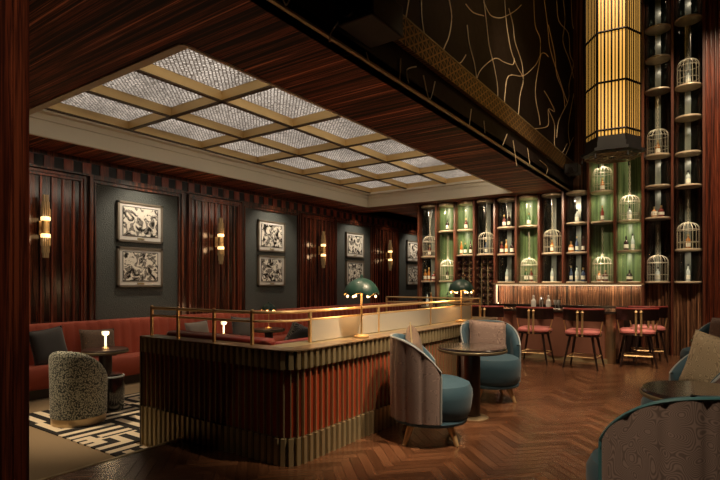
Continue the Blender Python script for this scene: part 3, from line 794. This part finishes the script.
# ------------------------------------------------------------ bar display columns
CY = 10.33; LV = [1.26, 1.82, 2.38, 2.94, 3.48, 4.06, 4.62, 5.18, 5.74, 6.3]
cxs = [-5.25, -4.81, -4.375, -3.925, -3.48, -3.03, -2.58, -2.12, -1.68, -1.23, -.79, -.34]
mul = [-5.47, -5.03, -4.59, -4.15, -3.7, -3.255, -2.805, -2.35, -1.90, -1.455, -1.01, -.565, -.115]
cols = [  # bottom level index, green, shelves, cages {shelf index of the cage floor}
 (0, 0, [.72, 1.28, 1.83], [1.83]), (0, 1, [.72, 1.28, 2.38], [1.28]), (1, 1, [1.84, 2.38], []), (1, 0, [1.84], [1.84]),
 (0, 0, [1.26, 1.83, 2.38], []), (0, 1, [1.26, 2.38], [1.26]), (0, 0, [1.26, 1.82], [1.82]), (0, 0, [1.26, 1.82, 2.38], []),
 (0, 1, [1.26, 2.37, 2.93], [1.26, 2.93]), (0, 1, [1.26, 1.82, 2.36], [2.36]), (0, 0, [1.26, 2.38, 2.94, 3.48, 4.62, 5.18, 5.71], [1.26, 3.48]),
 (0, 0, [1.26, 1.81, 2.90, 3.46, 4.07, 4.6, 5.74], [1.81, 4.6])]
for k, x in enumerate(mul):
    top = CZ if x < HX else 6.9; z0 = 1.24 if -3.6 < x < -1.1 else 0
    o = box(x-.019, x+.019, CY-.15, BY, z0, top).build('trim_%d' % (60+k), 'mullion', smooth=False); struct(o)
glassN = []
def cagemesh():
    r, h = .165, .46; bars = MB(); n = 16
    def pr(s):
        if s < .6: return (r, s/.6*(h-.13))
        q = (s-.6)/.4*PI/2; return (r*math.cos(q)**.8 if q < PI/2-.01 else .004, h-.13+.13*math.sin(q))
    for k in range(n):
        a = 2*PI*k/n; bars.tube([(pr(s/12)[0]*math.cos(a), pr(s/12)[0]*math.sin(a), pr(s/12)[1]) for s in range(13)], .0036, 4, cap=False)
    for z in (.005, .12, h-.13): bars.tube([(r*math.cos(2*PI*k/28), r*math.sin(2*PI*k/28), z) for k in range(28)], .005, 4, closed=True)
    return bars
M['cage'] = plain('pale_brass_wire', (.55, .48, .38), .4, metal=.3)
proto_cage = empty('birdcage', (0, 0, 0)); cagemesh().build('bars', 'cage', proto_cage)
rb = MB().lathe([(.0, .455), (.014, .455), (.014, .475), (0, .48)], 10)
rb.tube([(.02*math.cos(2*PI*k/12), 0, .495+.02*math.sin(2*PI*k/12)) for k in range(12)], .004, 4, closed=True); rb.build('hanging_ring', 'cage', proto_cage)
def chain_mesh(L):
    mb = MB(); n = int(L/.05)
    for i in range(n):
        z = .52+i*.05
        mb.tube([((.014*math.cos(2*PI*k/8) if i % 2 else 0), (0 if i % 2 else .014*math.cos(2*PI*k/8)), z+.03*math.sin(2*PI*k/8)) for k in range(8)], .0045, 4, closed=True, up=Vector((.3, .8, .1)))
    return mb
cage_used = False
BT = {}
def bottle_proto(kind):
    prof = {'whisky': [(0, 0), (.036, 0), (.038, .01), (.038, .15), (.03, .175), (.013, .19), (.012, .24), (.014, .25)],
            'slim': [(0, 0), (.028, 0), (.03, .01), (.03, .17), (.02, .2), (.011, .22), (.011, .29)],
            'squat': [(0, 0), (.046, 0), (.05, .02), (.05, .10), (.035, .14), (.014, .155), (.014, .2)],
            'decanter': [(0, 0), (.035, 0), (.052, .03), (.054, .07), (.035, .12), (.013, .15), (.013, .19)]}[kind]
    return prof
liq = {'amber': (.42, .15, .03), 'dark': (.03, .012, .01), 'green': (.03, .10, .03), 'clear': (.55, .58, .55), 'blue': (.05, .07, .12), 'ruby': (.14, .02, .014)}
for k, v in liq.items(): M['liq_'+k] = plain(k+'_bottle_glass', v, .12, coat=.7, emis=v, es=.12)  # faint glow in the glass makes the bottles look brighter lit
M['foil_gold'] = plain('gold_foil', (.6, .42, .18), .35, metal=.8); M['cap_black'] = plain('black_cap', (.01, .01, .01), .4)
protos = {}
def bottle(kind, colr, loc, label, group):
    key = (kind, colr)
    if key in protos:
        return dup(protos[key], loc, random.uniform(0, .6), label)
    pr = bottle_proto(kind); t = empty('bottle', loc); tag(t, label, 'bottle', group)
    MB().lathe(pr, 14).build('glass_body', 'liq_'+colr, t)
    zt = pr[-1][1]; rr = pr[-1][0]
    MB().lathe([(rr+.003, zt-.03), (rr+.003, zt+.008), (0, zt+.01)], 12).build('cap', 'cap_black' if colr in ('dark', 'clear') else 'foil_gold', t)
    R_ = pr[2][0]+.001; MB().lathe([(R_, .04), (R_, .11 if kind != 'squat' else .09)], 14, a0=-PI*.95, a1=-.05*PI).build('paper_label', 'white_lbl', t)
    protos[key] = t; return t
kinds = list(bottle_proto.__code__.co_varnames) and ['whisky', 'slim', 'squat', 'decanter']
order = ['amber', 'dark', 'green', 'clear', 'ruby', 'amber', 'blue', 'clear']
stock = {  # column: {shelf z: [(kind, colour)...]}
 0: {.72: [('slim', 'clear'), ('slim', 'amber')], 1.28: [('whisky', 'amber'), ('slim', 'amber'), ('squat', 'ruby')], 1.83: [('whisky', 'ruby')]},
 1: {.72: [('slim', 'dark')], 1.28: [('slim', 'dark')], 2.38: [('whisky', 'dark')]},
 2: {1.84: [('slim', 'amber'), ('whisky', 'green'), ('slim', 'dark')], 2.38: [('whisky', 'ruby')]},
 3: {1.84: [('slim', 'blue')]},
 4: {1.26: [('slim', 'clear')], 1.83: [('whisky', 'ruby'), ('slim', 'amber'), ('whisky', 'dark')], 2.38: [('whisky', 'ruby'), ('slim', 'dark')]},
 5: {1.26: [('whisky', 'green'), ('whisky', 'ruby')], 2.38: [('whisky', 'green')]},
 6: {1.26: [('slim', 'clear')], 1.82: [('whisky', 'amber')]},
 7: {1.26: [('slim', 'blue'), ('slim', 'clear'), ('whisky', 'blue')], 1.82: [('squat', 'amber'), ('slim', 'blue'), ('slim', 'dark')], 2.38: [('whisky', 'clear')]},
 8: {1.26: [('decanter', 'amber'), ('squat', 'ruby')], 2.37: [('slim', 'ruby')], 2.93: [('whisky', 'amber')]},
 9: {1.26: [('squat', 'dark')], 1.82: [('whisky', 'dark'), ('slim', 'clear')], 2.36: [('whisky', 'clear')]},
 10: {1.26: [('whisky', 'clear')], 2.38: [('decanter', 'amber'), ('squat', 'ruby')], 3.48: [('whisky', 'amber')]},
 11: {1.26: [('slim', 'clear')], 1.81: [('whisky', 'amber')], 2.90: [('whisky', 'clear')], 4.6: [('whisky', 'clear')]}}
for k, (x, (b0, green, shelves, cages)) in enumerate(zip(cxs, cols)):
    zt = CZ-.02 if k < 8 else 6.85; zb = shelves[0]
    t = empty('display_column', (x, CY, 0)); tag(t, '%s glass bottle display column, %s from the left on the bar wall' % ('green-lined' if green else 'smoked', ORD[k]), 'display column', 'glass bottle columns on the bar wall')
    cur = MB(); cur.lathe([(.196, zb), (.196, zt)], 20, (0, 0, 0), 0, PI); cur.build('back_panel', 'green_back' if green else 'dark_back', t)
    MB().lathe([(.19, zb), (.19, zt)], 16, (0, 0, 0), -PI, 0).build('glass_front', 'glass', t)
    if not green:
        box(-.055, .035, .165, .18, zb, zt).build('reflection_strip', 'pole', t)  # flat strip painting in a vertical reflection on the dark back
    ring = list(shelves)
    for z in ring:
        MB().lathe([(.0, -.024), (.185, -.024), (.2, -.016), (.2, .006), (.19, .012), (0, .012)], 36, (0, 0, z)).build('shelf', 'ring', t)
    MB().lathe([(.0, -.04), (.185, -.04), (.202, -.025), (.202, .0), (.17, .02), (0, .02)], 36, (0, 0, zt-.01 if k < 8 else zt)).build('top_ring', 'ring', t)
    tops = shelves[1:]+[zt if k < 8 else shelves[-1]+.56]
    for z, z2 in zip(shelves, tops):
        hgt = min(z2-.06, z+.52)
        e_ = (7.0 if green else 3.2)*(1 if z < 3.2 else .5)
        l = spot((x, CY-.165, hgt), (x, CY+.12 if green else CY, z), e_*1.2, 150, .8, (1, .82, .58), .03)
    pl = {'column': k}
    for z in cages:
        lab = 'brass wire birdcage on the %s shelf of the %s display column from the left' % (ORD[shelves.index(z)], ORD[k])
        if not cage_used: g = proto_cage; g.location = (x, CY, z+.01); tag(g, lab, 'birdcage', 'wire birdcages in the display columns'); cage_used = True
        else:
            g = dup(proto_cage, (x, CY, z+.01), None, lab)
            for ch in list(g.children):
                if ch.name.startswith('chain'): bpy.data.objects.remove(ch)
        nxt = [q for q in shelves if q > z+.1]; top = (nxt[0]-.03) if nxt else (zt-.04 if k < 8 else z+1.1)
        if top-z > .6: chain_mesh(top-z-.55).build('chain', 'cage', g)
    for z, items in stock.get(k, {}).items():
        n = len(items)
        for i, (kd, cl) in enumerate(items):
            dx = (i-(n-1)/2)*.108
            side = '' if n == 1 else [' on the left', ' on the right'][i] if n == 2 else [' on the left', ' in the middle', ' on the right'][i]
            bottle(kd, cl, (x+dx, CY-.02-.03*(i % 2), z+.01), '%s %s bottle%s, %s shelf up in the %s display column' % ({'whisky': 'round-shouldered', 'slim': 'slim', 'squat': 'squat', 'decanter': 'wide-bodied'}[kd], cl, side, ORD[shelves.index(z)], ORD[k]), 'bottles in the display columns')
for k in (10, 11): pass
# solid wood below right pair and fluted lit splash
fx = MB(); n = 64; x0, x1 = -3.66, -1.02
for i in range(n):
    xa = x0+(x1-x0)*i/n; wd = (x1-x0)/n
    fx.lathe([(wd*.5, .82), (wd*.5, 1.2)], 6, (xa+wd/2, CY-.02, 0), -PI, 0)
struct(fx.build('wall_splash', 'back_wood', ang=80))
struct(MB().box(x0-.05, x1+.04, CY-.2, BY, 1.205, 1.24).build('trim_80', 'brass_sat', smooth=False))
struct(MB().box(x0-.05, x0-.01, CY-.19, BY, .0, 1.21).box(x1, x1+.04, CY-.19, BY, .0, 1.21).build('trim_81', 'mullion', smooth=False))
led = MB().box(x0, x1, CY-.15, CY-.13, 1.195, 1.204).box(x0+.0, x0+.012, CY-.13, CY-.115, .84, 1.2)
led.build('led_strip', 'led', smooth=False); led_o = bpy.data.objects['led_strip']; tag(led_o, 'warm light strip under the bottle shelf over the back bar', 'light strip')
area(((x0+x1)/2, CY-.12, 1.19), (math.radians(12), 0, 0), x1-x0-.05, .03, 9, (1, .76, .48))
area((x0+.03, CY-.11, 1.02), (PI/2, 0, math.radians(-90)), .03, .36, 2, (1, .50, .24))
# right-hand wall flutes
wf = MB()
for i in range(60):
    xx = .0+i*.06-.08; wf.lathe([(.02, .0), (.02, 6.9)], 5, (xx, CY-.08, 0), -PI, 0)
struct(wf.box(-.098, 3.5, CY-.08, BY, 0, 6.9).build('trim_82', 'ebony_vr', ang=80))
wf = MB()
for i in range(17):
    xx = -.94+i*.055; wf.lathe([(.02, .0), (.02, 1.22)], 5, (xx, CY-.0, 0), -PI, 0)
struct(wf.box(-1.0, -.08, CY, BY, 0, 1.23).build('trim_83', 'back_wood', ang=80))
# back bar
bb = empty('back_bar', (-2.35, 10.1, 0)); tag(bb, 'low dark tiled back bar under the lit fluted panel', 'counter')
box(-1.3, 1.3, -.16, .14, .8, .83).build('worktop', 'marble', bb, bevel=.004)
box(-1.28, 1.28, -.14, .14, 0, .8).build('body', 'dark_wood', bb)
# wine rack in the corridor
wr = empty('wine_rack', (-4.2, 10.45, 0)); tag(wr, 'tall dark metal wine rack under the third and fourth display columns', 'rack')
c = MB()
for i in range(7): c.box(-.42+i*.14-.008, -.42+i*.14+.008, -.05, .05, .1, 1.8)
for j in range(13): c.box(-.42, .42, -.05, .05, .1+j*.14-.004, .1+j*.14+.004)
c.build('grid', 'bronze', wr, smooth=False)
box(-.44, .44, .05, .08, .05, 1.82).build('back_panel', 'back_wood', wr)
wb = None
for j in range(5, 12):
    for i in range(6):
        lab = 'wine bottle end in the %s row from the top, %s column of the corner rack' % (ORD[11-j], ORD[i]); loc = (-4.2-.35+i*.14, 10.38, .1+j*.14+.05)
        if wb is None:
            wb = empty('wine_bottle', loc); tag(wb, lab, 'bottle', 'wine bottles laid in the corner rack')
            o = MB().lathe([(.0, -.045), (.02, -.05), (.04, -.05), (.042, -.04), (.042, .03)], 14).build('glass_body', 'liq_dark', wb); o.rotation_euler = (-PI/2, 0, 0)
            o = MB().lathe([(.0, -.052), (.012, -.052), (.012, -.047)], 10).build('punt', 'foil_gold', wb); o.rotation_euler = (-PI/2, 0, 0)
        else: dup(wb, loc, None, lab)
spot((-4.1, 9.9, 2.9), (-4.1, 10.45, 1.2), 14, 70)

# ------------------------------------------------------------ bar island and stools
br = empty('bar_counter', (0, 0, 0)); tag(br, 'leather-fronted bar counter with dark marble top and bronze corner post', 'bar')
bx0, bx1, by0 = -4.3, -1.22, 8.55
MB().prism([(bx0, by0-.06), (bx1-.12, by0-.06), (bx1-.02, by0-.03), (bx1+.05, by0+.05), (bx1+.06, 9.75), (bx1-.6, 9.75), (bx1-.6, 9.2), (bx0, 9.2)], .775, .805).build('worktop', 'marble', br)
MB().box(bx0, bx1-.06, by0+.05, 9.1, 0, .775).box(bx1-.55, bx1-.06, by0+.05, 9.7, 0, .775).build('body', 'leather_brown', br)
c = MB()
n = 6
for i in range(n):
    a, b = bx0+(bx1-.12-bx0)*i/n, bx0+(bx1-.12-bx0)*(i+1)/n
    c.surf(lambda u, v: (a+(b-a)*u, by0+.05-.075*math.sin(PI*u)**.6, .06+.70*v), 14, 4)
for i in range(2):
    a, b = by0+.12+i*.54, by0+.66+i*.54
    c.surf(lambda u, v: (bx1-.06+.06*math.sin(PI*u)**.6, a+(b-a)*u, .06+.70*v), 14, 4)
c.build('padding', 'leather_brown', br, ang=50)
MB().lathe([(.075, 0), (.075, .775)], 24, (bx1-.07, by0+.06, 0)).build('corner_post', 'brass_sat', br)
MB().box(bx0, bx1-.1, by0-.01, by0+.05, 0, .07).build('kick_plate', 'bronze', br)
def stool():
    t = empty('bar_stool', (0, 0, 0)); S = .20
    for sx in (-1, 1):
        for sy in (-1, 1):
            MB().tube([(sx*.15, sy*.15, .47), (sx*.235, sy*.225, 0)], [.02, .012], 8).build('leg', 'dark_wood', t)
    MB().tube([(-.2, -.19, .17), (.2, -.19, .17)], .009, 6).tube([(-.2, .19, .17), (.2, .19, .17)], .009, 6).tube([(-.2, -.02, .17), (.2, -.02, .17)], .007, 6).tube([(-.2, -.19, .17), (-.2, .19, .17)], .009, 6).tube([(.2, -.19, .17), (.2, .19, .17)], .009, 6).tube([(-.07, -.19, .17), (.07, .0, .17)], .006, 6).build('footrest', 'brass', t)
    def rr(a): return 1/(abs(math.cos(a))**4+abs(math.sin(a))**4)**.25
    MB().lathe([(.0, .465), (.225, .465), (.23, .48), (.22, .49)], 40, rad=rr).build('seat_frame', 'dark_wood', t)
    MB().lathe([(.0, .49), (.22, .49), (.238, .51), (.235, .535), (.2, .56), (0, .57)], 40, rad=rr).build('seat', 'leather_pink', t)
    def bk(r0):
        def f(u, v):
            a = (-62+124*u)*PI/180; return (r0*math.sin(a), .12-r0*math.cos(a)*.95-.02*v, .69+.17*v)
        return f
    o_, i_ = bk(.325), bk(.295); mb = MB().surf(o_, 20, 4).surf(i_, 20, 4)
    for e in (0, 1): mb.surf(lambda u, v: tuple(Vector(o_(u, e)).lerp(Vector(i_(u, e)), v)), 20, 1); mb.surf(lambda u, v: tuple(Vector(o_(e, u)).lerp(Vector(i_(e, u)), v)), 4, 1)
    mb.build('backrest', M.setdefault('oxblood', plain('oxblood_leather', (.016, .007, .006), .3, coat=.5)), t, ang=50)
    MB().tube([tuple(Vector(o_(k/20, 1)).lerp(Vector(i_(k/20, 1)), .5)) for k in range(21)], .018, 8).build('top_roll', 'leather_red', t)
    for s in (-1, 1):
        MB().tube([(s*.23, -.05, .48), (s*.268, -.04, .70), (s*.268, -.03, .78)], .009, 8).build('back_post', 'brass', t)
        MB().tube([(s*.034, -.235, .47), (s*.034, -.225, .815)], .015, 8).lathe([(.015, 0), (.026, .0), (.0, .035)], 10, (s*.034, -.225, .815)).build('splat_rod', 'brass', t)
    return t
st = stool(); tag(st, 'x', 'bar stool', 'rose leather bar stools at the bar'); first = True
for (x, y, rz, lab) in ((-3.05, 8.08, 0, 'rose leather bar stool half hidden behind the far teal chair'), (-2.28, 8.08, .02, 'rose leather bar stool left of centre along the bar front'),
                        (-1.56, 8.02, -.03, 'rose leather bar stool in front of the bronze bar corner'), (-.93, 8.62, .2, 'nearer rose leather bar stool at the right end of the bar'),
                        (-.86, 9.35, .3, 'rear rose leather bar stool at the right end of the bar')):
    if first: st.location = (x, y, 0); st.rotation_euler = (0, 0, rz); st['label'] = lab; first = False
    else: dup(st, (x, y, 0), rz, lab)
# bar tools
for i, (x, y, kind, lab) in enumerate(((-2.55, 8.95, 0, 'tall cut crystal mixing glass, leftmost on the bar top'), (-2.43, 9.0, 1, 'silver cocktail shaker beside the mixing glass on the bar'),
                                        (-2.30, 8.95, 0, 'shorter cut crystal decanter in the middle of the bar tools'), (-2.20, 9.0, 2, 'clear stemmed glass with a stirrer on the bar'), (-2.12, 8.92, 2, 'clear stemmed glass, rightmost of the bar tools'))):
    t = empty(['decanter', 'cocktail_shaker', 'stem_glass'][kind], (x, y, .805)); tag(t, lab, ['decanter', 'shaker', 'glass'][kind])
    if kind == 0:
        MB().lathe([(0, 0), (.04, 0), (.042, .02), (.042, .13), (.018, .16), (.016, .18), (.024, .19)], 16).build('body', 'glassware', t, ang=15)
        MB().lathe([(0, .19), (.018, .195), (.02, .215), (0, .235)], 10).build('stopper', 'glassware', t)
    elif kind == 1:
        MB().lathe([(0, 0), (.03, 0), (.042, .12), (.038, .14)], 20).build('body', 'chrome', t); MB().lathe([(.038, .14), (.025, .18), (.014, .19), (.014, .21), (0, .215)], 20).build('lid', 'chrome', t)
    else:
        MB().lathe([(0, 0), (.028, 0), (.004, .012), (.004, .06), (.02, .075), (.03, .12), (.028, .15)], 18).build('body', 'glassware', t)
        MB().tube([(0, 0, .07), (.02, 0, .18)], .003, 5).build('stirrer', 'chrome', t)

# ------------------------------------------------------------ hanging lantern
lt = empty('hanging_lantern', (-1.17, 8.0, 2.84)); tag(lt, 'tall six-sided amber lantern in black metal frame hanging before the bar', 'pendant lamp')
lt.rotation_euler = (0, 0, math.radians(6))
R6 = .35; hexp = lambda r: [(r*math.cos(PI/3*k), r*math.sin(PI/3*k)) for k in range(6)]
MB().prism(hexp(R6-.006), .46, 3.85).build('glow_core', 'lantern_glow', lt, smooth=False)
c = MB()
H6 = hexp(R6)
for k in range(6):
    a, b = Vector(H6[k]), Vector(H6[(k+1) % 6])
    c.tube([(*a, .36), (*a, 3.9)], .012, 6)
    tn_ = (b-a).normalized(); nn = Vector((tn_.y, -tn_.x))
    for q in range(0, 9):
        p = a.lerp(b, q/8); wq = .008 if q % 2 else .012
        c.prism([tuple(p-tn_*wq-nn*.004), tuple(p+tn_*wq-nn*.004), tuple(p+tn_*wq+nn*.004), tuple(p-tn_*wq+nn*.004)], .40, 3.9)
    for z in (.52, 1.18, 1.88, 2.6, 3.3): c.tube([(*a, z), (*b, z)], .016, 6)
c.build('metal_frame', 'iron', lt, smooth=False)
MB().prism(hexp(R6+.01), .27, .44).build('lower_collar', 'black', lt, smooth=False)
MB().prism(hexp(R6+.07), .235, .275).build('base_rim', 'black', lt, smooth=False)
c = MB()
for rr in (.12, .22, .3, .37):
    h = hexp(rr)
    for k in range(6): c.tube([(*h[k], .19), (*h[(k+1) % 6], .19)], .007, 5)
for k in range(12): a = PI/6*k; c.tube([(.05*math.cos(a), .05*math.sin(a), .19), (.37*math.cos(a+.2), .37*math.sin(a+.2), .19)], .006, 5)
c.build('base_lattice', 'bronze', lt)
for k in range(6):
    x, y = hexp(R6+.05)[k]; MB().lathe([(.0, 0), (.014, .02), (.01, .05), (.005, .08)], 10, (x, y, .12)).build('drop_finial', 'black', lt)
MB().prism(hexp(.2), 3.85, 3.95).build('canopy', 'black', lt, smooth=False)
